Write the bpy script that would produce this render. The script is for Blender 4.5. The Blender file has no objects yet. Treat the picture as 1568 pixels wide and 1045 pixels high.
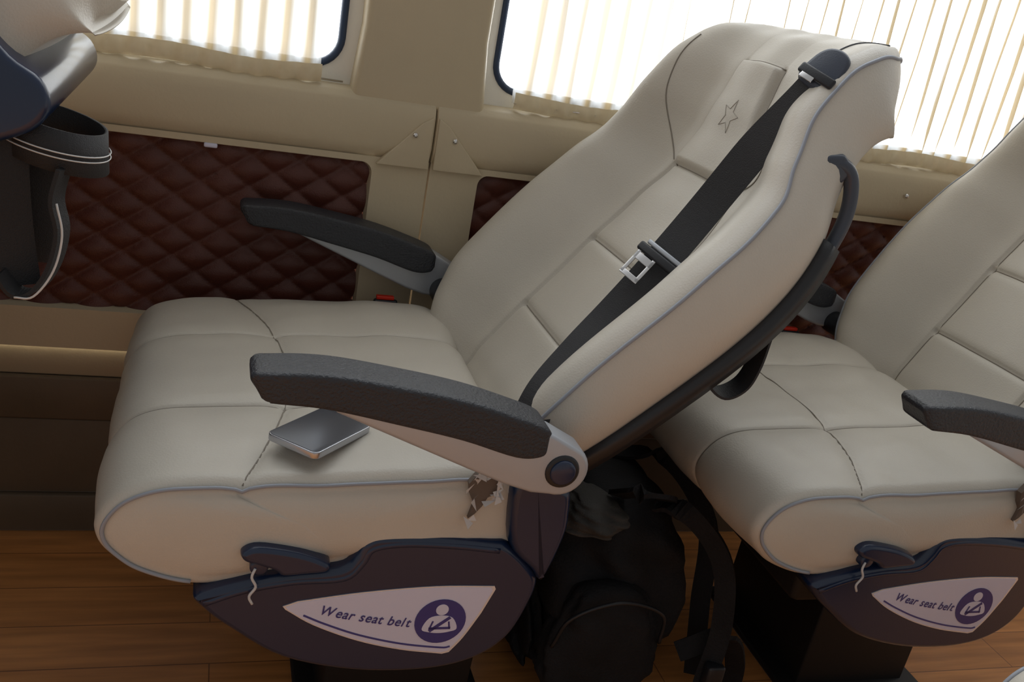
import bpy, bmesh, math, random
import numpy as np
from mathutils import Vector, Matrix
random.seed(4)
sc=bpy.context.scene
COL=sc.collection
# ---------------------------------------------------------------- materials
def mat(name,col,rough=.5,metal=0.,bump=0.,bscale=200.,spec=.5,var=0.,vscale=8.,coat=0.):
    m=bpy.data.materials.new(name); m.use_nodes=True; nt=m.node_tree; b=nt.nodes['Principled BSDF']
    b.inputs['Base Color'].default_value=(*col,1); b.inputs['Roughness'].default_value=rough; b.inputs['Metallic'].default_value=metal
    b.inputs['Specular IOR Level'].default_value=spec
    if coat: b.inputs['Coat Weight'].default_value=coat; b.inputs['Coat Roughness'].default_value=.12
    tc=nt.nodes.new('ShaderNodeTexCoord')
    if bump:
        n=nt.nodes.new('ShaderNodeTexNoise'); n.inputs['Scale'].default_value=bscale; n.inputs['Detail'].default_value=3
        bp=nt.nodes.new('ShaderNodeBump'); bp.inputs['Strength'].default_value=bump; bp.inputs['Distance'].default_value=.002
        nt.links.new(tc.outputs['Object'],n.inputs['Vector']); nt.links.new(n.outputs['Fac'],bp.inputs['Height']); nt.links.new(bp.outputs['Normal'],b.inputs['Normal'])
    if var:
        n=nt.nodes.new('ShaderNodeTexNoise'); n.inputs['Scale'].default_value=vscale; n.inputs['Detail'].default_value=4
        r=nt.nodes.new('ShaderNodeValToRGB'); r.color_ramp.elements[0].position=.3; r.color_ramp.elements[1].position=.7
        r.color_ramp.elements[0].color=(*[c*(1-var) for c in col],1); r.color_ramp.elements[1].color=(*[min(1,c*(1+var)) for c in col],1)
        nt.links.new(tc.outputs['Object'],n.inputs['Vector']); nt.links.new(n.outputs['Fac'],r.inputs['Fac']); nt.links.new(r.outputs['Color'],b.inputs['Base Color'])
    return m
M_leather=mat('beige_leather',(.60,.562,.495),.38,0,.22,420,.5,.03,9)
M_seam=mat('seam_thread_shade',(.27,.24,.20),.7)  # stitched seams, darkened to paint in the grooves' weak shading
M_pipe=mat('piping',(.32,.345,.40),.4)
M_navy=mat('navy_plastic',(.006,.019,.060),.28,0,.06,500,.5,0,8,.35)
M_blackpl=mat('black_plastic',(.014,.015,.019),.40,0,.1,600)
M_handle=mat('handle_plastic',(.05,.06,.085),.32,0,.1,600)
M_arm=mat('armrest_rubber',(.028,.031,.039),.46,0,.9,330,.5)
M_web=mat('belt_webbing',(.020,.020,.023),.65,0,.6,900)
M_metal=mat('bracket_paint',(.46,.49,.54),.33,.3)
M_steel=mat('steel',(.75,.75,.76),.22,1.)
M_red=mat('red_button',(.7,.03,.01),.4)
M_label=mat('label_film',(.72,.72,.90),.3)
M_ink=mat('label_ink',(.05,.045,.22),.4)
M_lred=mat('label_border',(.80,.81,.88),.25,.4)
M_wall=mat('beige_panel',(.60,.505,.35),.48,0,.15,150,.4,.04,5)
M_reveal=mat('window_reveal_lit',(.80,.77,.70),.45,0,.1,150)  # paler than the wall panel: outside light on the reveal painted into its colour
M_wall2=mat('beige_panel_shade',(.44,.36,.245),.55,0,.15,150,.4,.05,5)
M_kick=mat('brown_kick_panel',(.14,.10,.065),.5,0,.2,100,.4,.15,6)
M_quilt=mat('quilted_leather',(.105,.030,.020),.42,0,.35,500,.45,.12,12)
M_rubber=mat('window_seal',(.02,.04,.09),.35)
M_bag=mat('backpack_nylon',(.010,.010,.012),.75,0,.7,300,.3,.3,20)
M_bag2=mat('backpack_grey_mesh',(.060,.056,.052),.8,0,.6,400)
M_phone=mat('phone_back_glass',(.085,.092,.112),.26,.3)
M_phframe=mat('phone_frame',(.50,.52,.57),.25,.9)
M_dark=mat('underframe_steel',(.014,.012,.012),.55,.3)
M_film=mat('plastic_film',(.60,.61,.63),.2)
M_foam=mat('torn_backing',(.14,.11,.09),.8)
M_white=mat('reflective_stitch',(.7,.7,.7),.5)
m=bpy.data.materials.new('laminate_floor'); m.use_nodes=True; nt=m.node_tree; b=nt.nodes['Principled BSDF']; M_floor=m
tc=nt.nodes.new('ShaderNodeTexCoord'); br=nt.nodes.new('ShaderNodeTexBrick')
br.inputs['Scale'].default_value=1; br.inputs['Brick Width'].default_value=.7; br.inputs['Row Height'].default_value=.095; br.inputs['Mortar Size'].default_value=.0010
br.inputs['Color1'].default_value=(.80,.36,.12,1); br.inputs['Color2'].default_value=(.66,.285,.09,1); br.inputs['Mortar'].default_value=(.30,.12,.045,1)
mp=nt.nodes.new('ShaderNodeMapping'); mp.inputs['Scale'].default_value=(3,34,1); nz=nt.nodes.new('ShaderNodeTexNoise'); nz.inputs['Scale'].default_value=1.5; nz.inputs['Detail'].default_value=6
mx=nt.nodes.new('ShaderNodeMixRGB'); mx.blend_type='MULTIPLY'; mx.inputs['Fac'].default_value=.6
rp=nt.nodes.new('ShaderNodeValToRGB'); rp.color_ramp.elements[0].color=(.5,.42,.35,1); rp.color_ramp.elements[1].color=(1.15,1.1,1.08,1); rp.color_ramp.elements[0].position=.3; rp.color_ramp.elements[1].position=.7
nt.links.new(tc.outputs['Object'],br.inputs['Vector']); nt.links.new(tc.outputs['Object'],mp.inputs['Vector']); nt.links.new(mp.outputs[0],nz.inputs['Vector']); nt.links.new(nz.outputs['Fac'],rp.inputs[0])
nt.links.new(br.outputs['Color'],mx.inputs[1]); nt.links.new(rp.outputs[0],mx.inputs[2]); nt.links.new(mx.outputs[0],b.inputs['Base Color']); b.inputs['Roughness'].default_value=.36
m=bpy.data.materials.new('curtain_sheer'); m.use_nodes=True; nt=m.node_tree; nt.nodes.clear(); M_curt=m
out=nt.nodes.new('ShaderNodeOutputMaterial'); tl=nt.nodes.new('ShaderNodeBsdfTranslucent'); df=nt.nodes.new('ShaderNodeBsdfDiffuse'); tr=nt.nodes.new('ShaderNodeBsdfTransparent')
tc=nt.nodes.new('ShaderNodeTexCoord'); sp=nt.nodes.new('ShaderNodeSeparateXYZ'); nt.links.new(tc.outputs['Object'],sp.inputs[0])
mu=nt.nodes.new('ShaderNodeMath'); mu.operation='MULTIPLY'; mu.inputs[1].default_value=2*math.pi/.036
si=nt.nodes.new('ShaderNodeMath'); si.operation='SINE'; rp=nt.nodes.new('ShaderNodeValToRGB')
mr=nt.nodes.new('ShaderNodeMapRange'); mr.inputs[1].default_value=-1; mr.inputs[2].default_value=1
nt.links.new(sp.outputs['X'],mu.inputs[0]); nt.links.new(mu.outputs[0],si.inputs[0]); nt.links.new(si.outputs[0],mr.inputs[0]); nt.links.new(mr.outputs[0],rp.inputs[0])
rp.color_ramp.elements[0].position=.06; rp.color_ramp.elements[0].color=(.34,.255,.14,1); rp.color_ramp.elements[1].position=.60; rp.color_ramp.elements[1].color=(.66,.68,.70,1)  # pleat shading put into the cloth colour as gold-to-pale stripes
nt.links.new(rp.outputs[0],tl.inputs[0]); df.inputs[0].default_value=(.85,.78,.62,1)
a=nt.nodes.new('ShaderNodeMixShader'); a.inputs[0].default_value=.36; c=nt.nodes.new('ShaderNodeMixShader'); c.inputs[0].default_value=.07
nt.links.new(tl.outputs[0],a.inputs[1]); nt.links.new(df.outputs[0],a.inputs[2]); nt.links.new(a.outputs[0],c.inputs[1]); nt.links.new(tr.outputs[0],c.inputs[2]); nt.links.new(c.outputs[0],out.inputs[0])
m=bpy.data.materials.new('curtain_hem'); m.use_nodes=True; nt=m.node_tree; nt.nodes.clear(); M_hem=m
out=nt.nodes.new('ShaderNodeOutputMaterial'); tl=nt.nodes.new('ShaderNodeBsdfTranslucent'); df=nt.nodes.new('ShaderNodeBsdfDiffuse'); a=nt.nodes.new('ShaderNodeMixShader'); a.inputs[0].default_value=.75
tc=nt.nodes.new('ShaderNodeTexCoord'); nz=nt.nodes.new('ShaderNodeTexNoise'); nz.inputs['Scale'].default_value=60; rp=nt.nodes.new('ShaderNodeValToRGB')
rp.color_ramp.elements[0].color=(.68,.58,.40,1); rp.color_ramp.elements[1].color=(.88,.80,.64,1); nt.links.new(tc.outputs['Object'],nz.inputs['Vector']); nt.links.new(nz.outputs['Fac'],rp.inputs[0])
nt.links.new(rp.outputs[0],df.inputs[0]); tl.inputs[0].default_value=(.62,.50,.30,1)
nt.links.new(tl.outputs[0],a.inputs[1]); nt.links.new(df.outputs[0],a.inputs[2]); nt.links.new(a.outputs[0],out.inputs[0])
# ---------------------------------------------------------------- helpers
def newmesh(name,V,F,m,smooth=True,recalc=True):
    me=bpy.data.meshes.new(name); me.from_pydata([tuple(map(float,v)) for v in V],[],F); me.update()
    if recalc:
        bm=bmesh.new(); bm.from_mesh(me); bmesh.ops.recalc_face_normals(bm,faces=bm.faces); bm.to_mesh(me); bm.free()
    if smooth: me.polygons.foreach_set('use_smooth',[True]*len(me.polygons))
    me.materials.append(m); return me
def obj(name,me,parent=None,loc=None):
    o=bpy.data.objects.new(name,me); COL.objects.link(o)
    if parent: o.parent=parent
    if loc is not None: o.location=loc
    return o
def empty(name,loc=(0,0,0),parent=None):
    o=bpy.data.objects.new(name,None); COL.objects.link(o); o.location=loc; o.empty_display_size=.1
    if parent: o.parent=parent
    return o
def cr(T,u):
    T=np.asarray(T,float); n=len(T); u=min(max(u,0),n-1-1e-9); i=int(u); f=u-i
    p1=T[i];p2=T[i+1];p0=T[i-1] if i>0 else 2*p1-p2;p3=T[i+2] if i+2<n else 2*p2-p1
    return .5*((2*p1)+(-p0+p2)*f+(2*p0-5*p1+4*p2-p3)*f*f+(-p0+3*p1-3*p2+p3)*f**3)
def smooth_pts(P,k=8,closed=False):
    P=[np.array(p,float) for p in P]
    if closed:
        Q=[P[-1]]+P+[P[0],P[1]]; return [cr(Q,1+i/k) for i in range(len(P)*k)]
    return [cr(P,i/k) for i in range((len(P)-1)*k+1)]
def tube(name,pts,r,m,seg=8,closed=False,flat=1.0):
    pts=[np.array(p,float) for p in pts]; n=len(pts); V=[];F=[]
    t0=pts[1]-pts[0]; up=np.array([0,0,1.]) if abs(t0[2])<.9*np.linalg.norm(t0) else np.array([1.,0,0])
    a=np.cross(t0,up); a/=np.linalg.norm(a)
    for i in range(n):
        if closed: t=pts[(i+1)%n]-pts[i-1]
        else: t=pts[min(i+1,n-1)]-pts[max(i-1,0)]
        t=t/(np.linalg.norm(t)+1e-12); a=a-t*(a@t); a/=np.linalg.norm(a); b_=np.cross(t,a)
        rr=r[i] if hasattr(r,'__len__') else r
        for j in range(seg):
            th=2*math.pi*j/seg; V.append(pts[i]+rr*(math.cos(th)*a+flat*math.sin(th)*b_))
    for i in range(n if closed else n-1):
        i2=(i+1)%n
        for j in range(seg): F.append((i*seg+j,i*seg+(j+1)%seg,i2*seg+(j+1)%seg,i2*seg+j))
    if not closed: F.append(tuple(range(seg))); F.append(tuple((n-1)*seg+j for j in range(seg)))
    return newmesh(name,V,F,m)
def ribbon(name,pts,ws,width,th,m):
    pts=[np.array(p,float) for p in pts]; n=len(pts); V=[];F=[]
    for i in range(n):
        t=pts[min(i+1,n-1)]-pts[max(i-1,0)]; t/=np.linalg.norm(t)
        w=np.array(ws,float); w-=t*(w@t); w/=np.linalg.norm(w); k=np.cross(w,t)
        wd_=width[i] if hasattr(width,'__len__') else width
        for a,b in((-1,-1),(1,-1),(1,1),(-1,1)): V.append(pts[i]+w*a*wd_/2+k*b*th/2)
    for i in range(n-1):
        for j in range(4): F.append((i*4+j,i*4+(j+1)%4,(i+1)*4+(j+1)%4,(i+1)*4+j))
    F.append((0,1,2,3)); F.append(tuple((n-1)*4+j for j in range(4)))
    return newmesh(name,V,F,m,smooth=False)
def bevel_me(me,w,seg=3,ang=30):
    bm=bmesh.new(); bm.from_mesh(me)
    es=[e for e in bm.edges if len(e.link_faces)==2 and e.calc_face_angle(0)>math.radians(ang)]
    bmesh.ops.bevel(bm,geom=es,offset=w,segments=seg,profile=.5,affect='EDGES',clamp_overlap=True)
    bm.to_mesh(me); bm.free(); me.polygons.foreach_set('use_smooth',[True]*len(me.polygons)); return me
def plate(name,out,y0,y1,m,bev=.004,seg=3):
    n=len(out); V=[(p[0],y0,p[1]) for p in out]+[(p[0],y1,p[1]) for p in out]
    F=[tuple(range(n)),tuple(range(2*n-1,n-1,-1))]+[(i,(i+1)%n,n+(i+1)%n,n+i) for i in range(n)]
    me=newmesh(name,V,F,m,smooth=False)
    if bev: bevel_me(me,bev,seg,40)
    return me
def dome_plate(name,out,y_edge,y_back,m,rings=((.0,0),(.001,.005),(.003,.009),(.006,.0118),(.009,.013))):
    n=len(out); P=[np.array(p,float) for p in out]; V=[];F=[]
    area=sum(P[i][0]*P[(i+1)%n][1]-P[(i+1)%n][0]*P[i][1] for i in range(n)); sg=1 if area>0 else -1
    N=[]
    for i in range(n):
        t=P[(i+1)%n]-P[i-1]; t/=np.linalg.norm(t)+1e-12; N.append(np.array([-t[1],t[0]])*sg)
    V+=[(p[0],y_back,p[1]) for p in P]
    for ins,ri in rings:
        for i in range(n):
            q=P[i]+N[i]*ins; V.append((q[0],y_edge-ri,q[1]))
    k=len(rings)+1
    for r in range(k-1):
        for i in range(n): F.append((r*n+i,r*n+(i+1)%n,(r+1)*n+(i+1)%n,(r+1)*n+i))
    F.append(tuple(range(n))); F.append(tuple((k-1)*n+i for i in range(n)))
    me=newmesh(name,V,F,m,smooth=True)
    for p in me.polygons:
        if p.loop_total>4: p.use_smooth=False
    return me
def box(name,x0,x1,y0,y1,z0,z1,m,bev=.003,seg=2):
    return plate(name,[(x0,z0),(x1,z0),(x1,z1),(x0,z1)],y0,y1,m,bev,seg)
def cyl_y(name,cx,cz,r,y0,y1,m,bev=.002,n=32):
    return plate(name,[(cx+r*math.cos(2*math.pi*i/n),cz+r*math.sin(2*math.pi*i/n)) for i in range(n)],y0,y1,m,bev,2)
def smst(x): x=min(max(x,0.),1.); return x*x*(3-2*x)
parts=[]
def P(name,me,g='base'): parts.append((name,me,g))
# ---------------------------------------------------------------- seat cushion
prof=[(-.03,.470),(-.10,.482),(-.20,.476),(-.30,.471),(-.37,.468),(-.42,.463),(-.458,.450),(-.479,.428),(-.486,.402),(-.474,.375),(-.44,.350),(-.38,.333),(-.30,.342),(-.2,.36),(-.05,.36),(-.02,.41)]
PR=smooth_pts(prof,18,True); NP=len(PR)
NR=[]
for i in range(NP):
    t=PR[(i+1)%NP]-PR[i-1]; t/=np.linalg.norm(t); NR.append(np.array([t[1],-t[0]]))
if NR[18*3][1]<0: NR=[-q for q in NR]
Y0,Y1=.004,.575
SA,SB=.178,.408
def xt(y): return -.280-.062*((y-.286)/.28)**2
def cdisp(i,y):
    p=PR[i]; e=min(y-Y0,Y1-y); r=.016; d=0
    if e<r: d-=r-math.sqrt(max(0,r*r-(r-e)**2))
    top=smst((NR[i][1]+.35)/.5) if p[0]>-.40 else smst((p[1]-.34)/.03)
    s=0
    ds=[abs(y-SA),abs(y-SB)]
    if p[0]>-.44 and NR[i][1]>.3: ds.append(abs(p[0]-xt(y)))
    for q in ds: s+=-.0028*math.exp(-(q/.003)**2)-.0030*math.exp(-(q/.016)**2)
    s+=.005*smst((abs(y-.286)-.12)/.07)*smst((p[0]+.33)/.1)*smst((.285-abs(y-.286))/.06)
    s+=.005*smst(e/.10)
    s+=.0013*math.sin(23*y+31*p[0])*math.sin(17*y-27*p[0]+1)+.0005*math.sin(71*y+40*p[0])*math.sin(55*p[0]-30*y)
    return d+s*top
def cpt(i,y):
    q=PR[i]+NR[i]*cdisp(i,y); return np.array([q[0],y,q[1]])
ys=sorted(set([round(Y0+(Y1-Y0)*k/120,5) for k in range(121)]+[Y0+.0008,Y0+.0025,Y1-.0008,Y1-.0025]+[c+o for c in(SA,SB) for o in(-.004,-.002,0,.002,.004)]))
V=[];F=[]
for y in ys:
    for i in range(NP): V.append(cpt(i,y))
for k in range(len(ys)-1):
    for i in range(NP): F.append((k*NP+i,k*NP+(i+1)%NP,(k+1)*NP+(i+1)%NP,(k+1)*NP+i))
cc=np.array([-.25,.41])
for side,yy,base in((-1,Y0,0),(1,Y1,(len(ys)-1)*NP)):
    prev=base
    for s in(.95,.88,.75,.5,.25):
        st=len(V)
        for i in range(NP):
            q=V[base+i]; V.append((cc[0]+(q[0]-cc[0])*s,yy+side*.012*(1-s**3),cc[1]+(q[2]-cc[1])*s))
        for i in range(NP): F.append((prev+i,prev+(i+1)%NP,st+(i+1)%NP,st+i))
        prev=st
    F.append(tuple(prev+i for i in range(NP)))
P('seat_cushion',newmesh('seat_cushion',V,F,M_leather))
for yy in(SA,SB):
    P('cushion_seam',tube('cushion_seam',[cpt(i,yy)+np.array([NR[i][0],0,NR[i][1]])*.0003 for i in range(4,18*10,2)],.0010,M_seam,6))
pts=[]
for k in range(60):
    y=Y0+.004+(Y1-Y0-.008)*k/59; js=range(18,18*6); j=min(js,key=lambda i:abs(cpt(i,y)[0]-xt(y)))
    A=cpt(j,y); B=cpt(j+1,y) if (A[0]-xt(y))>0 else cpt(j-1,y); fr=(A[0]-xt(y))/(A[0]-B[0]+1e-9); q=A+(B-A)*fr; q[2]+=.0004; pts.append(q)
P('cushion_cross_seam',tube('cushion_cross_seam',pts,.0010,M_seam,6))
for yy in(Y0+.001,Y1-.001):
    P('cushion_piping',tube('cushion_piping',[cpt(i,yy)+np.array([NR[i][0],0,NR[i][1]])*.0012+np.array([0,-.0015 if yy<.1 else .0015,0]) for i in range(10,18*11,2)],.0022,M_pipe,8))
# ---------------------------------------------------------------- backrest
YC=.292
T=[(-.045,.40,.20,.022,.035,.5,35),(-.005,.450,.235,.022,.055,.48,36),(.023,.492,.260,.022,.070,.45,37),(.070,.552,.277,.028,.080,.425,37),(.158,.664,.288,.042,.074,.405,37),
(.213,.735,.283,.046,.066,.395,35),(.252,.793,.268,.042,.058,.35,29),(.272,.845,.247,.038,.056,.30,20),(.286,.90,.226,.060,.048,.26,18),(.304,.95,.212,.092,.030,.24,32),
(.333,.986,.198,.103,.012,.24,58),(.368,1.002,.180,.095,0,.26,80),(.392,.998,.158,.08,0,.28,90),(.404,.98,.130,.05,0,.30,92)]
NT=len(T)-1
UP=9.05
def row(u): return cr(T,u)
def boff(u,v,R=None):
    x,z,hw,th,bo,vs,a=R if R is not None else row(u); av=abs(v); sb=vs+max(0,.42-.02*max(0,u-6)-vs)*smst((u-4.6)/1.8)
    o=bo*smst((av-sb)/(.90-sb))-.012*max(0,(av-.90)/.10)**2
    hd=smst((u-6.0)/.15)*smst((UP-u)/.12)
    o+=.009*hd*smst((vs-av)*hw/.006)
    o-=.0055*math.exp(-((av-vs)*hw/.005)**2)*smst((UP+.1-u)/.2)
    if av<vs+.02:
        for us in(3,4,6):
            o-=.005*math.exp(-((u-us)*.11/.005)**2)
        o+=.004*math.cos(av/vs*math.pi/2)*smst((11-u)/2)
    o+=.0012*math.sin(9*v+3*u)*math.sin(2.3*u-7*v)
    return o
def bpt(u,v,extra=0):
    R=row(u); x,z,hw,th,bo,vs,a=R; a=math.radians(a); n=np.array([-math.cos(a),math.sin(a)]); o=boff(u,v,R)+extra
    return np.array([x+n[0]*o,YC+hw*v,z+n[1]*o])
def warp(w,vs):
    s=-1 if w<0 else 1; w=abs(w)
    return s*(w/.4*vs if w<.4 else vs+(w-.4)/.6*(1-vs))
W_=sorted(set([round(-1+2*i/80,4) for i in range(81)]+[s*(.4+o) for s in(-1,1) for o in(-.03,-.02,-.01,.01,.02,.03)]+[.985,-.985]))
US=sorted(set([round(i/16,4) for i in range(16*NT+1)]+[s+o for s in(3,4,6) for o in(-.05,-.03,.03,.05)]))
V=[];F=[];L=None
for u in US:
    R=row(u); x,z,hw,th,bo,vs,a=R; ar=math.radians(a); n=(-math.cos(ar),math.sin(ar)); loop=[]
    for w in W_:
        v=warp(w,vs); loop.append((hw*v,boff(u,v,R)))
    e=loop[-1][1]; e0=loop[0][1]
    for k in range(1,12):
        t=k/12; loop.append((hw+.012*math.sin(math.pi*t)-.014*t**5,e+(-th-e)*t))
    for k in range(0,15):
        v=1-2*k/14; loop.append(((hw-.014)*v,-th-.006*(1-v*v)))
    for k in range(11,0,-1):
        t=k/12; loop.append((-(hw+.012*math.sin(math.pi*t)-.014*t**5),e0+(-th-e0)*t))
    L=len(loop)
    for y,o in loop: V.append((x+n[0]*o,YC+y,z+n[1]*o))
for k in range(len(US)-1):
    for i in range(L): F.append((k*L+i,k*L+(i+1)%L,(k+1)*L+(i+1)%L,(k+1)*L+i))
F.append(tuple(range(L))); F.append(tuple((len(US)-1)*L+i for i in range(L)))
P('backrest_cushion',newmesh('backrest_cushion',V,F,M_leather),'back')
def bcurve(name,uv,r,m,ex=.0005,k=6): P(name,tube(name,[bpt(q[0],q[1],ex) for q in smooth_pts(uv,k)],r,m,6),'back')
for s in(-1,1):
    bcurve('backrest_piping',[(u/4,s*1.0) for u in range(4,49)],.0024,M_pipe,.0006,3)
    P('backrest_seam',tube('backrest_seam',[bpt(u/8,s*row(u/8)[5],.0006) for u in range(4,73)],.0011,M_seam,6),'back')
    bcurve('bolster_seam',[(6.0,s*.36),(6.5,s*.50),(7.3,s*.66),(8.2,s*.76),(9.2,s*.84)],.0011,M_seam,.0004)
for us in(3,4,6):
    P('panel_seam',tube('panel_seam',[bpt(us,row(us)[5]*q/12,.0007) for q in range(-12,13)],.0010,M_seam,6),'back')
P('head_pad_seam',tube('head_pad_seam',[bpt(UP,row(UP)[5]*q/8,.0006) for q in range(-8,9)],.0010,M_seam,6),'back')
st=[]
for k in range(10):
    rr=.022 if k%2==0 else .009; an=math.pi/2+k*math.pi/5+.25
    st.append((7.55+rr*math.sin(an)/.052,-.02+rr*math.cos(an)/.235))
st2=[]
for k in range(10):
    a_,b_=st[k],st[(k+1)%10]
    for q in range(4): st2.append((a_[0]+(b_[0]-a_[0])*q/4,a_[1]+(b_[1]-a_[1])*q/4))
M_emb=mat('embossing',(.42,.39,.34),.6)
P('embossed_star',tube('embossed_star',[bpt(u,v,.0002) for u,v in st2],.0006,M_emb,5,True),'back')
bcurve('headrest_gap_shadow',[(7.7,-.62),(8.4,-.60),(9.2,-.62),(10,-.68),(10.6,-.78),(11.0,-.9)],.0030,M_blackpl,-.001)  # black tube painting the shadow in the gap between bolster and headrest
V=[];F=[]
ush=[.6+i*.25 for i in range(23)]
for u in ush:
    x,z,hw,th,bo,vs,a=row(u); ar=math.radians(a); n=(-math.cos(ar),math.sin(ar)); h=hw+.002
    lp=[(-h,-th+.010),(-h-.004,-th),(-h+.004,-th-.018),(-h*.5,-th-.024),(0,-th-.026),(h*.5,-th-.024),(h-.004,-th-.018),(h+.004,-th),(h,-th+.010)]
    for y,o in lp: V.append((x+n[0]*o,YC+y,z+n[1]*o))
q=9
for k in range(len(ush)-1):
    for i in range(q): F.append((k*q+i,k*q+(i+1)%q,(k+1)*q+(i+1)%q,(k+1)*q+i))
F.append(tuple(range(q))); F.append(tuple((len(ush)-1)*q+i for i in range(q)))
P('rear_shell',newmesh('rear_shell',V,F,M_blackpl),'back')
hp=[(.262,.056,.858),(.286,.05,.868),(.307,.048,.855),(.315,.046,.820),(.309,.045,.782),(.292,.044,.745),(.264,.043,.712),(.235,.045,.680)]
P('grab_handle',tube('grab_handle',smooth_pts(hp,6),.0088,M_handle,10),'back')
P('grab_handle_far',tube('grab_handle_far',smooth_pts([(a,.584-b,c) for a,b,c in hp],6),.0088,M_handle,10),'back')
P('grab_handle_mount',plate('grab_handle_mount',[(.258,.843),(.296,.845),(.308,.864),(.290,.880),(.266,.876)],.042,.10,M_handle,.006),'back')
sl=smooth_pts([(.165,.03,.625),(.175,.028,.600),(.200,.026,.585),(.226,.028,.597),(.238,.03,.625),(.245,.035,.665)],6)
P('rear_strap_loop',ribbon('rear_strap_loop',sl,[0,1,0.1],.03,.003,M_web),'back')
bw=[.5,-.8,-.3]
w=np.array(bw);w/=np.linalg.norm(w); t=np.array([-.58,-.1,-.8]); t-=w*(t@w); t/=np.linalg.norm(t); k_=np.cross(w,t)
if k_[1]>0: k_=-k_
gc=np.array([.283,.118,.948])+k_*.026
g0=gc+t*.004-k_*.001
bl=smooth_pts([tuple(g0),tuple((g0+np.array([.185,.140,.780]))/2+k_*.002),(.185,.140,.780),(.135,.130,.708),(.085,.120,.642),(.033,.085,.600),(-.012,.050,.562),(-.035,.03,.52)],8)
bwid=[.030+.016*smst(i/10) for i in range(len(bl))]
P('belt_webbing',ribbon('belt_webbing',bl,bw,bwid,.0016,M_web),'back')
bl2=[(a[0]+.004,a[1]+.008,a[2]-.004) for a in bl]
P('belt_webbing_return',ribbon('belt_webbing_return',bl2[30:],bw,.044,.0016,M_web),'back')
def lpoly(name,c,out,dk0,dk1,m,bev,k=3):
    me=plate(name,out,-dk1,-dk0,m,bev,k)
    for v in me.vertices:
        a,b,c2=v.co.x,-v.co.y,v.co.z; q=np.array(c)+w*a+k_*b+t*c2; v.co=Vector(q)
    bm=bmesh.new(); bm.from_mesh(me); bmesh.ops.recalc_face_normals(bm,faces=bm.faces); bm.to_mesh(me); bm.free()
    return me
def lbox(name,c,dw,dt,dk,m,bev): return lpoly(name,c,[(-dw,-dt),(dw,-dt),(dw,dt),(-dw,dt)],-dk,dk,m,bev)
tc_=np.array([.1325,.125,.7125])+k_*.005
P('belt_tongue_grip',lbox('g',tc_,.033,.006,.004,M_blackpl,.003),'back')
P('belt_tongue_slot',lbox('g',tc_-t*.010,.027,.003,.003,M_metal,.002),'back')
tb=tc_-w*.014+t*.006
for a_,b_,c_,d_ in((-.012,.016,.0025,.018),(.012,.016,.0025,.018),(0,.032,.0145,.0035),(0,.006,.0145,.005)):
    P('belt_tongue_steel',lbox('g',tb+w*a_+t*b_+k_*.001,c_,d_,.001,M_steel,.0007),'back')
P('belt_guide_body',lpoly('g',gc-t*.004,[tuple(p) for p in smooth_pts([(-.018,.022),(-.021,-.005),(-.014,-.024),(.002,-.031),(.018,-.025),(.025,-.004),(.023,.022)],4,True)],-.026,.001,M_handle,.005),'back')
P('belt_guide_bridge',lpoly('g',gc+k_*.001+t*.010,[(-.022,-.008),(.026,-.008),(.026,.005),(-.022,.005)],0,.006,M_blackpl,.003),'back')
P('belt_guide_bolt',lbox('g',gc+t*.016+k_*.005-w*.006,.009,.004,.0015,M_steel,.001),'back')
# ---------------------------------------------------------------- side hull
hull=smooth_pts([(-.381,.331),(-.331,.350),(-.285,.360),(-.232,.366),(-.217,.380),(-.207,.400),(-.185,.408),(-.12,.406),(-.060,.399),(-.040,.394),(-.012,.370),(.006,.344),(.000,.305),(-.018,.262),(-.055,.232),(-.113,.218),(-.199,.221),(-.283,.244),(-.343,.286),(-.372,.312)],5,True)
P('side_shell',dome_plate('side_shell',hull,.004,.05,M_navy))
mir=dome_plate('side_shell_far',hull,.004,.05,M_navy)
for v in mir.vertices: v.co.y=.572-v.co.y
P('side_shell_far',mir)
col=[(-.048,.474),(-.02,.480),(.018,.470),(.026,.44),(.026,.405),(.010,.347),(-.008,.362),(-.041,.399)]
P('hinge_column',dome_plate('hinge_column',[tuple(p) for p in smooth_pts(col,4,True)],-.001,.045,M_navy))
P('shell_ridge',tube('shell_ridge',[np.array([p[0],-.006,p[1]]) for p in smooth_pts([(-.372,.322),(-.33,.338),(-.28,.348),(-.225,.352),(-.206,.372),(-.196,.390),(-.16,.396),(-.10,.393),(-.05,.387)],5)],.0045,M_navy,8))
YL=-.0098
lab=[(-.285,.317)]+[tuple(p) for p in smooth_pts([(-.270,.323),(-.20,.333),(-.12,.339),(-.052,.338)],5)]+[(-.050,.334)]+[tuple(p) for p in smooth_pts([(-.062,.302),(-.078,.270),(-.092,.250)],4)]+[tuple(p) for p in smooth_pts([(-.100,.248),(-.15,.256),(-.20,.270),(-.25,.292),(-.282,.313)],5)]
P('label_border',plate('label_border',[(-.168+(p[0]+.168)*1.03,.298+(p[1]-.298)*1.05) for p in lab],YL-.0002,.0,M_lred,0))
P('label_panel',plate('label_panel',lab,YL-.0006,.0,M_label,0))
P('label_line',ribbon('label_line',[np.array([p[0],YL-.0009,p[1]]) for p in smooth_pts([(-.265,.306),(-.24,.2935),(-.20,.277),(-.15,.263),(-.102,.2555),(-.090,.2565)],6)],[0,.2,1],.0022,.0004,M_ink))
cx,cz=-.107,.293
def disc(name,cx,cz,r,y,m,n=36): return plate(name,[(cx+r*math.cos(2*math.pi*i/n),cz+r*math.sin(2*math.pi*i/n)) for i in range(n)],y,y+.0006,m,0)
P('icon_disc',disc('icon_disc',cx,cz,.0305,YL-.0014,M_ink))
P('icon_head',disc('icon_head',cx,cz+.0165,.0075,YL-.0018,M_label))
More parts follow.
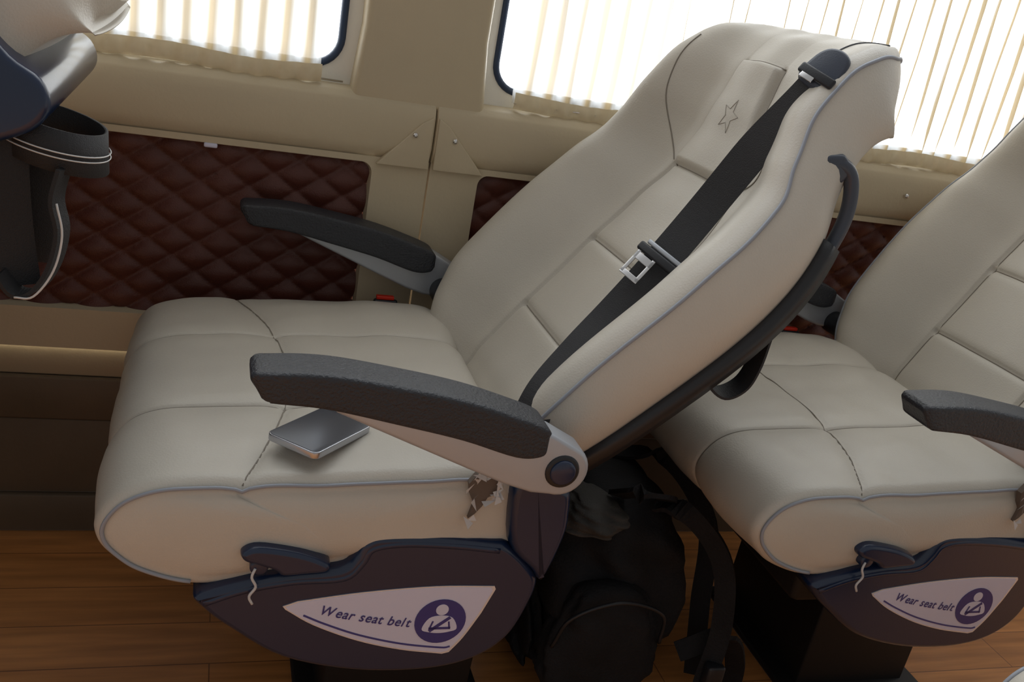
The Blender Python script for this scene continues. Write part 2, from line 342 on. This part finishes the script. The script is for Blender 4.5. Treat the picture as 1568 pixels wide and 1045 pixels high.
P('icon_body',plate('icon_body',[tuple(p) for p in smooth_pts([(cx-.021,cz-.010),(cx-.014,cz+.005),(cx,cz+.0085),(cx+.014,cz+.005),(cx+.021,cz-.010),(cx+.012,cz-.0145),(cx,cz-.016),(cx-.012,cz-.0145)],4,True)],YL-.0018,YL-.0012,M_label,0))
P('icon_belt',ribbon('icon_belt',[np.array([cx+.011,YL-.0021,cz+.006]),np.array([cx-.012,YL-.0021,cz-.013])],[.7,0,-.7],.004,.0004,M_ink))
P('icon_belt_lap',ribbon('icon_belt_lap',[np.array([cx-.013,YL-.0021,cz-.009]),np.array([cx+.013,YL-.0021,cz-.009])],[0,0,1],.003,.0004,M_ink))
P('icon_arm',ribbon('icon_arm',[np.array([cx-.009,YL-.0021,cz+.001]),np.array([cx-.012,YL-.0021,cz-.010])],[1,0,0],.002,.0004,M_ink))
P('icon_arm_r',ribbon('icon_arm_r',[np.array([cx+.010,YL-.0021,cz+.000]),np.array([cx+.012,YL-.0021,cz-.010])],[1,0,0],.002,.0004,M_ink))
def text_mesh(s,start,slope0,slope1,size):
    V=[];F=[]; x,z=start
    for ch in s:
        if ch==' ': x+=size*.30; z+=size*.30*slope0*.7; continue
        cu=bpy.data.curves.new('c','FONT'); cu.body=ch; cu.size=size; cu.shear=.25; cu.offset=size*.012
        o=bpy.data.objects.new('c',cu); COL.objects.link(o); bpy.context.view_layer.update()
        me=bpy.data.meshes.new_from_object(o); xs=[v.co.x for v in me.vertices]; f=(x-start[0])/.108
        sl=slope0+(slope1-slope0)*f; an=math.atan(sl); b0=len(V)
        for v in me.vertices:
            V.append((x+v.co.x*math.cos(an)-v.co.y*math.sin(an),YL-.0012,z+v.co.x*math.sin(an)+v.co.y*math.cos(an)))
        F+=[tuple(b0+i for i in p.vertices) for p in me.polygons]
        adv=(max(xs)-min(xs)*.3+size*.02); x+=adv*math.cos(an); z+=adv*math.sin(an)
        bpy.data.objects.remove(o); bpy.data.meshes.remove(me)
    k=.108/max(1e-6,(max(v[0] for v in V)-start[0]))
    V=[(start[0]+(v[0]-start[0])*k,v[1],v[2]) for v in V]
    return newmesh('label_text',V,F,M_ink,False,False)
P('label_text',text_mesh('Wear seat belt',(-.249,.3075),-.23,-.13,.0175))
lev=[tuple(p) for p in smooth_pts([(-.338,.391),(-.325,.399),(-.300,.397),(-.270,.390),(-.245,.378),(-.246,.367),(-.268,.364),(-.292,.362),(-.302,.369),(-.318,.375),(-.334,.381)],4,True)]
P('recline_lever',dome_plate('recline_lever',lev,-.012,.03,M_navy,((0,0),(.001,.004),(.003,.007),(.006,.008))))
P('lever_tag',tube('lever_tag',smooth_pts([(-.322,-.016,.372),(-.325,-.018,.362),(-.320,-.018,.350),(-.326,-.018,.338),(-.322,-.018,.328)],4),.0016,M_film,6))
P('lever_mount',cyl_y('lever_mount',-.318,.372,.010,-.016,.03,M_navy,.003))
def arm_parts(prefix,f):
    S=[(-.340,.606,.589,.021),(-.3385,.612,.586,.0245),(-.326,.616,.583,.0275),(-.271,.617,.579,.0285),(-.20,.608,.565,.0285),(-.131,.596,.550,.0285),(-.07,.579,.532,.0285),(-.042,.569,.533,.0275),(-.034,.562,.541,.024)]
    SS=smooth_pts(S,5); n=48; V=[];F=[]
    for x,zt,zb,h in SS:
        for j in range(n):
            an=2*math.pi*(j+.5)/n; c,s=math.cos(an),math.sin(an); e=.22
            yy=h*math.copysign(abs(c)**e,c); zz=math.copysign(abs(s)**e,s)
            xx=x-.006*(zz) if x<-.33 else x
            V.append((xx,f(-.028+yy),(zt+zb)/2+(zt-zb)/2*zz))
    for k in range(len(SS)-1):
        for j in range(n): F.append((k*n+j,k*n+(j+1)%n,(k+1)*n+(j+1)%n,(k+1)*n+j))
    F.append(tuple(range(n))); F.append(tuple((len(SS)-1)*n+j for j in range(n)))
    me=newmesh('pad',V,F,M_arm)
    for p in me.polygons:
        if p.loop_total>4: p.use_smooth=False
    P(prefix+'_pad',me)
    br=[(-.015+.031*math.cos(a),.518+.031*math.sin(a)) for a in [math.radians(q) for q in range(-105,56,12)]]+[(-.03,.560),(-.06,.572),(-.13,.575),(-.22,.590),(-.272,.592),(-.262,.576),(-.19,.546),(-.12,.517),(-.075,.499),(-.045,.490)]
    y0,y1=sorted((f(-.054),f(-.016))); P(prefix+'_bracket',plate('bracket',br,y0,y1,M_metal,.005,4))
    for r,a,b,m_ in((.0195,-.0565,-.02,M_blackpl),(.0145,-.060,-.02,M_navy)):
        y0,y1=sorted((f(a),f(b))); P(prefix+'_pivot_cap',cyl_y('cap',-.015,.518,r,y0,y1,m_,.0025))
    y0,y1=sorted((f(-.03),f(.03))); P(prefix+'_axle',cyl_y('axle',-.012,.50,.022,y0,y1,M_blackpl,.003))
arm_parts('armrest',lambda y:y)
arm_parts('armrest_far',lambda y:.574-y)
rnd=random.Random(7)
tp=[(-.120,.470),(-.108,.484),(-.095,.480),(-.085,.488),(-.070,.486),(-.062,.472),(-.070,.455),(-.083,.450),(-.090,.437),(-.101,.425),(-.112,.418),(-.106,.440),(-.114,.452)]
tp=[(-.078+(a+.085)*.65,.462+(b-.455)*.85) for a,b in tp]
P('torn_backing',plate('torn_backing',tp,-.0085,.0,M_foam,0))
V=[];F=[]
for k in range(24):
    px,pz=rnd.choice(tp); b0=len(V)
    for q in range(3): V.append((px+rnd.uniform(-.009,.009),-.010-rnd.uniform(0,.008),pz+rnd.uniform(-.011,.011)))
    F.append((b0,b0+1,b0+2))
P('torn_film',newmesh('torn_film',V,F,M_film,False,False))
P('buckle_stalk',box('buckle_stalk',-.125,-.085,.582,.594,.40,.478,M_blackpl,.004))
P('buckle_button',box('buckle_button',-.121,-.092,.583,.593,.478,.484,M_red,.001))
P('seat_pan',box('seat_pan',-.36,.0,.05,.52,.26,.36,M_dark,.01))
P('pedestal',plate('pedestal',[(-.205,.0),(.005,.0),(.015,.27),(-.195,.27)],.165,.42,M_dark,.004))
P('pedestal_foot',box('pedestal_foot',-.235,.035,.15,.435,.0,.012,M_dark,.004))
P('back_pivot_bar',plate('back_pivot_bar',[(-.03,.34),(.02,.35),(.03,.40),(-.01,.40)],.06,.50,M_dark,.006))
PIV=Vector((0,0,.45))
def make_seat(x0,rec,y0=0,skip=()):
    root=empty('bus_seat',(x0,y0,0)); piv=empty('backrest_frame',PIV,root); piv.rotation_euler=(0,math.radians(rec),0)
    for nm,me,g in parts:
        if nm in skip: continue
        if g=='base': obj(nm,me,root)
        else: obj(nm,me,piv,-PIV)
    return root,piv
s1,_=make_seat(0,0)
s2,_=make_seat(.775,-6.5)
S0X=-.912
s0,p0=make_seat(S0X,2.5,skip=('rear_strap_loop','grab_handle','grab_handle_far','grab_handle_mount'))
s3,_=make_seat(.87,0,-.880,skip=('armrest_far_pad','armrest_far_bracket','armrest_far_pivot_cap','armrest_far_axle','torn_film','torn_backing','buckle_stalk','buckle_button'))
def R0(x,y,z): return (x-S0X,y,z)
lp=[]
for i in range(48):
    a=2*math.pi*i/48; lp.append(R0(-.537+.047*math.cos(a),.10+.055*math.sin(a),.785-.010*math.cos(a)))
V=[];F=[]
for (x,y,z) in lp: V+= [(x,y,z+.018),(x+.002,y,z-.022)]
n=len(lp)
for i in range(n): j=(i+1)%n; F.append((2*i,2*j,2*j+1,2*i+1))
me=newmesh('cup_strap',V,F,M_web,True); o=obj('cup_strap',me,s0); md=o.modifiers.new('s','SOLIDIFY'); md.thickness=.003
cxs=-.537-S0X
for dz in(-.002,-.007): obj('reflective_stitch',tube('reflective_stitch',[(cxs+(x-cxs)*1.06,.10+(y-.10)*1.06,z+dz) for x,y,z in lp],.0007,M_white,4,True),s0)
obj('hanging_strap',ribbon('hanging_strap',smooth_pts([R0(-.572,.06,.80),R0(-.570,.06,.74),R0(-.566,.06,.69),R0(-.560,.06,.645)],6),[1,.2,0],.036,.003,M_web),s0)
obj('hanging_strap_b',ribbon('hanging_strap_b',smooth_pts([R0(-.548,.09,.79),R0(-.548,.09,.72),R0(-.552,.09,.66)],6),[1,.2,0],.030,.003,M_web),s0)
obj('hanging_loop',ribbon('hanging_loop',smooth_pts([R0(-.575,.05,.66),R0(-.562,.05,.642),R0(-.545,.05,.645),R0(-.530,.05,.67),R0(-.523,.05,.705),R0(-.528,.05,.735),R0(-.522,.05,.765)],6),[.35,1,0],.024,.004,M_web),s0)
obj('hanging_strap_edge',tube('hanging_strap_edge',smooth_pts([R0(-.562,.038,.640),R0(-.545,.036,.643),R0(-.528,.036,.67),R0(-.521,.036,.705),R0(-.526,.036,.735)],6),.0011,M_white,5),s0)
# dark moulded back cover wrapping the lower part of the headrest
obj('rear_cover',plate('rear_cover',[tuple(p) for p in smooth_pts([(-.66-S0X,.94),(-.598-S0X,.925),(-.586-S0X,.890),(-.565-S0X,.862),(-.540-S0X,.845),(-.532-S0X,.822),(-.545-S0X,.800),(-.575-S0X,.785),(-.61-S0X,.775),(-.66-S0X,.76)],4,True)],.035,.40,M_navy,.012,4),s0)
# ---------------------------------------------------------------- phone
PX,PY=-.258,.0735
zc=max(cpt(i,y)[2] for i in range(18,18*5) for y in(.03,.05,.0735,.095,.12) if abs(PR[i][0]-PX)<.05)
ph=empty('smartphone',(PX,PY,zc+.0045)); ph.rotation_euler=(0,math.radians(.8),math.radians(47))
def rr(L,Wd,r,n=6):
    o=[]
    for cx_,cy_,a0 in((L-r,Wd-r,0),(-L+r,Wd-r,90),(-L+r,-Wd+r,180),(L-r,-Wd+r,270)):
        for i in range(n+1): a=math.radians(a0+90*i/n); o.append((cx_+r*math.cos(a),cy_+r*math.sin(a)))
    return o
def flat(name,out,z0,z1,m,bev):
    me=plate(name,out,z0,z1,m,bev)
    for v in me.vertices: v.co=Vector((v.co.x,v.co.z,v.co.y))
    bm=bmesh.new(); bm.from_mesh(me); bmesh.ops.recalc_face_normals(bm,faces=bm.faces); bm.to_mesh(me); bm.free(); return me
obj('frame',flat('frame',rr(.052,.0345,.008),-.0045,.0038,M_phframe,.0012),ph)
obj('glass',flat('glass',rr(.0507,.0332,.007),.0032,.0044,M_phone,.0004),ph)
# ---------------------------------------------------------------- room
obj('floor',newmesh('floor',[(-2.2,-1.7,0),(3.2,-1.7,0),(3.2,.72,0),(-2.2,.72,0)],[(0,1,2,3)],M_floor,False))
XL,XR=-2.2,3.2
wl=empty('wall_window_side')
def prism(name,prof,x0,x1,m,par=wl):
    n=len(prof); V=[(x0,p[0],p[1]) for p in prof]+[(x1,p[0],p[1]) for p in prof]
    F=[tuple(range(n)),tuple(range(2*n-1,n-1,-1))]+[(i,(i+1)%n,n+(i+1)%n,n+i) for i in range(n)]
    me=newmesh(name,V,F,m,False); bevel_me(me,.0025,2,25); return obj(name,me,par)
sill=[(.74,.802),(.668,.801),(.654,.797),(.643,.787),(.637,.772),(.636,.722),(.641,.708),(.648,.700),(.648,.688),(.74,.688)]
prism('sill_beam_front',sill,XL,-.0535,M_wall)
prism('sill_beam_rear',sill,-.0505,XR,M_wall)
def framed(name,x0,x1,z0,z1,hx0,hx1,hz0,hz1,y0,y1,m,r=.018):
    hole=rr((hx1-hx0)/2,(hz1-hz0)/2,r,6); cxh,czh=(hx0+hx1)/2,(hz0+hz1)/2; hole=[(cxh+a,czh+b) for a,b in hole]
    cor=[(x1,z1),(x0,z1),(x0,z0),(x1,z0)]; V=[];F=[]; n=len(hole); k=n//4
    for p in hole: V.append((p[0],y0,p[1]))
    for p in hole: V.append((p[0]+(.003 if p[0]<cxh else -.003),y1,p[1]+(.003 if p[1]<czh else -.003)))
    for p in cor: V.append((p[0],y0,p[1]))
    for i in range(n): F.append((i,(i+1)%n,n+(i+1)%n,n+i))
    for c in range(4):
        for i in range(c*k,c*k+k-1): F.append((2*n+c,i,i+1))
        F.append((2*n+c,c*k+k-1,(c*k+k)%n,2*n+(c+1)%4))
    return obj(name,newmesh(name,V,F,m,False,True),wl)
framed('trim_frame_front',XL,-.0535,.336,.700,-1.75,-.145,.403,.690,.643,.662,M_wall)
framed('trim_frame_rear',-.0505,XR,.336,.700,.033,1.62,.403,.690,.643,.662,M_wall)
box_=lambda nm,*a,**k:obj(nm,box(nm,*a,**k),wl)
box_('joint_backing',-.06,-.044,.648,.66,.336,.70,M_kick,0)
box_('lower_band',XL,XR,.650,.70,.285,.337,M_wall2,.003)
box_('kick_panel_upper',XL,XR,.640,.70,.210,.284,M_kick,.003)
box_('kick_panel_mid',XL,XR,.644,.70,.071,.209,M_kick,.003)
box_('kick_panel_low',XL,XR,.636,.70,.0,.070,M_kick,.003)
for sx,x0_ in((-1,-.056),(1,-.048)):
    g=[(x0_,.775),(x0_,.69),(x0_+sx*.085,.69),(x0_+sx*.070,.708),(x0_+sx*.018,.764)]
    me=plate('gusset',g,.633,.65,M_wall,.002); obj('gusset_panel',me,wl)
for bx,bz in((-.084,.744),(-.018,.742),(.870,.750),(-.9,.745)):
    me=bpy.data.meshes.new('bolt'); bm=bmesh.new(); bmesh.ops.create_uvsphere(bm,u_segments=12,v_segments=8,radius=.0045); bm.to_mesh(me); bm.free(); me.materials.append(M_steel)
    o=obj('trim_bolt',me,wl,(bx,.6320,bz))
def quilt(name,x0,x1,z0,z1):
    nx=int((x1-x0)/.0038); nz=int((z1-z0)/.0038); V=[];F=[]
    for j in range(nz+1):
        for i in range(nx+1):
            x=x0+(x1-x0)*i/nx; z=z0+(z1-z0)*j/nz; p=x/.074+z/.050; q=x/.074-z/.050
            h=(abs(math.sin(math.pi*p))*abs(math.sin(math.pi*q)))**.45
            V.append((x,.664-.010*h,z))
    for j in range(nz):
        for i in range(nx): a=j*(nx+1)+i; F.append((a,a+1,a+nx+2,a+nx+1))
    return obj(name,newmesh(name,V,F,M_quilt),wl)
quilt('quilted_panel_front',-1.30,-.135,.395,.70)
quilt('quilted_panel_rear',.022,1.70,.395,.70)
box_('quilt_clip',-.405,-.385,.640,.65,.683,.690,M_label,.002)
def pillar(x0,x1):
    me=plate('pillar',[(x0-.006,.78),(x0-.002,.83),(x0+.004,.90),(x0,1.36),(x1,1.36),(x1-.004,.90),(x1+.002,.83),(x1+.006,.78)],.648,.72,M_wall,.012,4); obj('window_pillar',me,wl)
pillar(-.186,.022); pillar(-1.35,-1.15); pillar(1.75,1.95)
box_('window_header',XL,XR,.645,.72,1.34,1.55,M_wall,.01)
def wpath(x0,x1,z0,z1,r,n=8):
    return [( (x0+x1)/2+a,(z0+z1)/2+b) for a,b in rr((x1-x0)/2,(z1-z0)/2,r,n)]
k=0
for x0,x1 in((-1.15,-.186),(.022,1.75)):
    k+=1; we=empty('window_%d'%k)
    hole=wpath(x0+.020,x1-.020,.822,1.33,.045); n=len(hole); q=n//4; V=[];F=[]
    cor=[(x1+.01,1.36),(x0-.01,1.36),(x0-.01,.79),(x1+.01,.79)]
    V=[(p[0],.690,p[1]) for p in hole]+[(p[0],.706,p[1]) for p in hole]+[(p[0],.684,p[1]) for p in cor]
    for i in range(n): F.append((i,(i+1)%n,n+(i+1)%n,n+i))
    for c in range(4):
        for i in range(c*q,c*q+q-1): F.append((2*n+c,i,i+1))
        F.append((2*n+c,c*q+q-1,(c*q+q)%n,2*n+(c+1)%4))
    obj('window_surround',newmesh('window_surround',V,F,M_reveal,False),we)
    obj('window_seal',tube('window_seal',[(p[0],.692,p[1]) for p in wpath(x0+.023,x1-.023,.826,1.326,.045)],.0065,M_rubber,8,True),we)
def curtain(x0,x1,name):
    root=empty(name); nx=int((x1-x0)/.003); zs=[.808,.822,.84,.87,.92,1.0,1.1,1.2,1.33]; V=[];F=[]
    for z in zs:
        A=.006+.007*smst((z-.80)/.1)
        for i in range(nx+1):
            x=x0+(x1-x0)*i/nx; V.append((x+.003*math.sin(x*60+z*14),.668+A*math.sin(2*math.pi*x/.036)+.003*math.sin(x*41),z+.003*math.sin(x*23)))
    for j in range(len(zs)-1):
        for i in range(nx): a=j*(nx+1)+i; F.append((a,a+1,a+nx+2,a+nx+1))
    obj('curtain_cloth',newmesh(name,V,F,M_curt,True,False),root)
    V=[];F=[]
    for z,dy in((.800,.002),(.806,-.002),(.820,-.002),(.827,0)):
        for i in range(nx+1):
            x=x0+(x1-x0)*i/nx; V.append((x,.660+dy+.003*math.sin(2*math.pi*x/.036)+.002*math.sin(x*41),z+.003*math.sin(x*23)))
    for j in range(3):
        for i in range(nx): a=j*(nx+1)+i; F.append((a,a+1,a+nx+2,a+nx+1))
    obj('curtain_hem',newmesh(name+'_hem',V,F,M_hem,True,False),root)
    obj('curtain_wire',tube('curtain_wire',[(x0-.0,.662,.812),(x1+.035,.672,.806)],.0016,M_steel,6),root)
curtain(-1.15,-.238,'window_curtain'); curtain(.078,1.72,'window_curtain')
# ---------------------------------------------------------------- backpack
bg=empty('backpack',(.225,.30,0))
def blob(name,cx,cy,cz,rx,ry,rz,m,e=.55,nz=.006,seed=0):
    V=[];F=[];a_,b_=72,44
    for j in range(b_+1):
        ph_=-math.pi/2+math.pi*j/b_
        for i in range(a_):
            th=2*math.pi*i/a_; c,s=math.cos(ph_),math.sin(ph_); f=lambda v:math.copysign(abs(v)**e,v)
            x=f(c)*f(math.cos(th)); y=f(c)*f(math.sin(th)); z=f(s)
            k=1+nz/rx*(math.sin(7*x+3*z+seed)+math.sin(9*y-5*z+seed*2)+.6*math.sin(17*z+6*x+seed)+.5*abs(math.sin(11*z+9*y+4*x)))
            tp=1-.22*max(0,z)
            V.append((cx+rx*x*k*tp,cy+ry*y*k*tp,cz+rz*z))
    for j in range(b_):
        for i in range(a_): F.append((j*a_+i,j*a_+(i+1)%a_,(j+1)*a_+(i+1)%a_,(j+1)*a_+i))
    return obj(name,newmesh(name,V,F,m),bg)
blob('main_compartment',0,0,.165,.112,.15,.165,M_bag,.62,.007,1)
blob('front_pocket',-.03,-.14,.12,.085,.035,.10,M_bag,.6,.004,3)
blob('side_pocket',-.112,.0,.10,.02,.09,.08,M_bag,.6,.002,5)
blob('mesh_flap',-.055,-.06,.298,.050,.065,.027,M_bag2,.75,.004,2)
for a_ in([(.03,-.10,.33),(.07,-.14,.33),(.12,-.17,.27),(.135,-.19,.17),(.125,-.20,.06),(.14,-.22,.012)],[(.02,.05,.33),(.10,.02,.34),(.15,-.06,.27),(.15,-.10,.15),(.16,-.12,.03)],[(-.02,-.07,.325),(-.01,-.11,.35),(.03,-.12,.35),(.05,-.09,.325)],[(.10,-.15,.10),(.16,-.17,.14),(.20,-.16,.08),(.21,-.15,.01)]):
    obj('strap',ribbon('strap',smooth_pts(a_,8),[.7,-.5,0.15],.030,.007,M_bag),bg)
obj('buckle',box('buckle',.118,.146,-.215,-.195,.08,.12,M_blackpl,.004),bg)
obj('zipper',tube('zipper',smooth_pts([(-.115,-.165,.13),(-.10,-.18,.19),(-.03,-.182,.215),(.04,-.178,.19),(.055,-.165,.13)],8),.003,M_blackpl,6),bg)
# ---------------------------------------------------------------- light
wd=bpy.data.worlds.new('sky'); sc.world=wd; wd.use_nodes=True; nt=wd.node_tree; bg_=nt.nodes['Background']
tc=nt.nodes.new('ShaderNodeTexCoord'); sp=nt.nodes.new('ShaderNodeSeparateXYZ'); nt.links.new(tc.outputs['Generated'],sp.inputs[0])
def mrn(ax,a,b,c,d):
    mr=nt.nodes.new('ShaderNodeMapRange'); mr.interpolation_type='SMOOTHSTEP'
    for i,v in enumerate((a,b,c,d)): mr.inputs[i+1].default_value=v
    nt.links.new(sp.outputs[ax],mr.inputs[0]); return mr
def mth(op,a,b):
    n=nt.nodes.new('ShaderNodeMath'); n.operation=op; nt.links.new(a.outputs[0],n.inputs[0]); nt.links.new(b.outputs[0],n.inputs[1]); return n
m1=mrn('Y',-.15,.70,.31,3.4); m2=mrn('Y',.45,.75,0,1); m4=mrn('X',.18,.60,0,11.0)
tot=mth('ADD',m1,mth('MULTIPLY',m2,m4)); nt.links.new(tot.outputs[0],bg_.inputs['Strength'])
cm=nt.nodes.new('ShaderNodeValToRGB'); cm.color_ramp.elements[0].position=.35; cm.color_ramp.elements[0].color=(1,.985,.96,1); cm.color_ramp.elements[1].position=.75; cm.color_ramp.elements[1].color=(.93,.97,1,1)
m3=mrn('Y',-1,1,0,1); m3.interpolation_type='LINEAR'; nt.links.new(m3.outputs[0],cm.inputs[0]); nt.links.new(cm.outputs[0],bg_.inputs['Color'])
# ---------------------------------------------------------------- camera
C=Vector((-.3955,-.9096,.9911)); F_=1480.1
yaw,pi_,ro=map(math.radians,(19.17,19.85,10.49))
f=Vector((math.sin(yaw)*math.cos(pi_),math.cos(yaw)*math.cos(pi_),-math.sin(pi_))); r=Vector((math.cos(yaw),-math.sin(yaw),0)); u=r.cross(f)
r2=math.cos(ro)*r+math.sin(ro)*u; u2=-math.sin(ro)*r+math.cos(ro)*u
cam=bpy.data.cameras.new('camera'); cam.sensor_width=36; cam.lens=F_/1568*36; cam.clip_start=.02
co=bpy.data.objects.new('camera',cam); COL.objects.link(co)
co.matrix_world=Matrix(((r2.x,u2.x,-f.x,C.x),(r2.y,u2.y,-f.y,C.y),(r2.z,u2.z,-f.z,C.z),(0,0,0,1)))
sc.camera=co
sc.view_settings.view_transform='Standard'
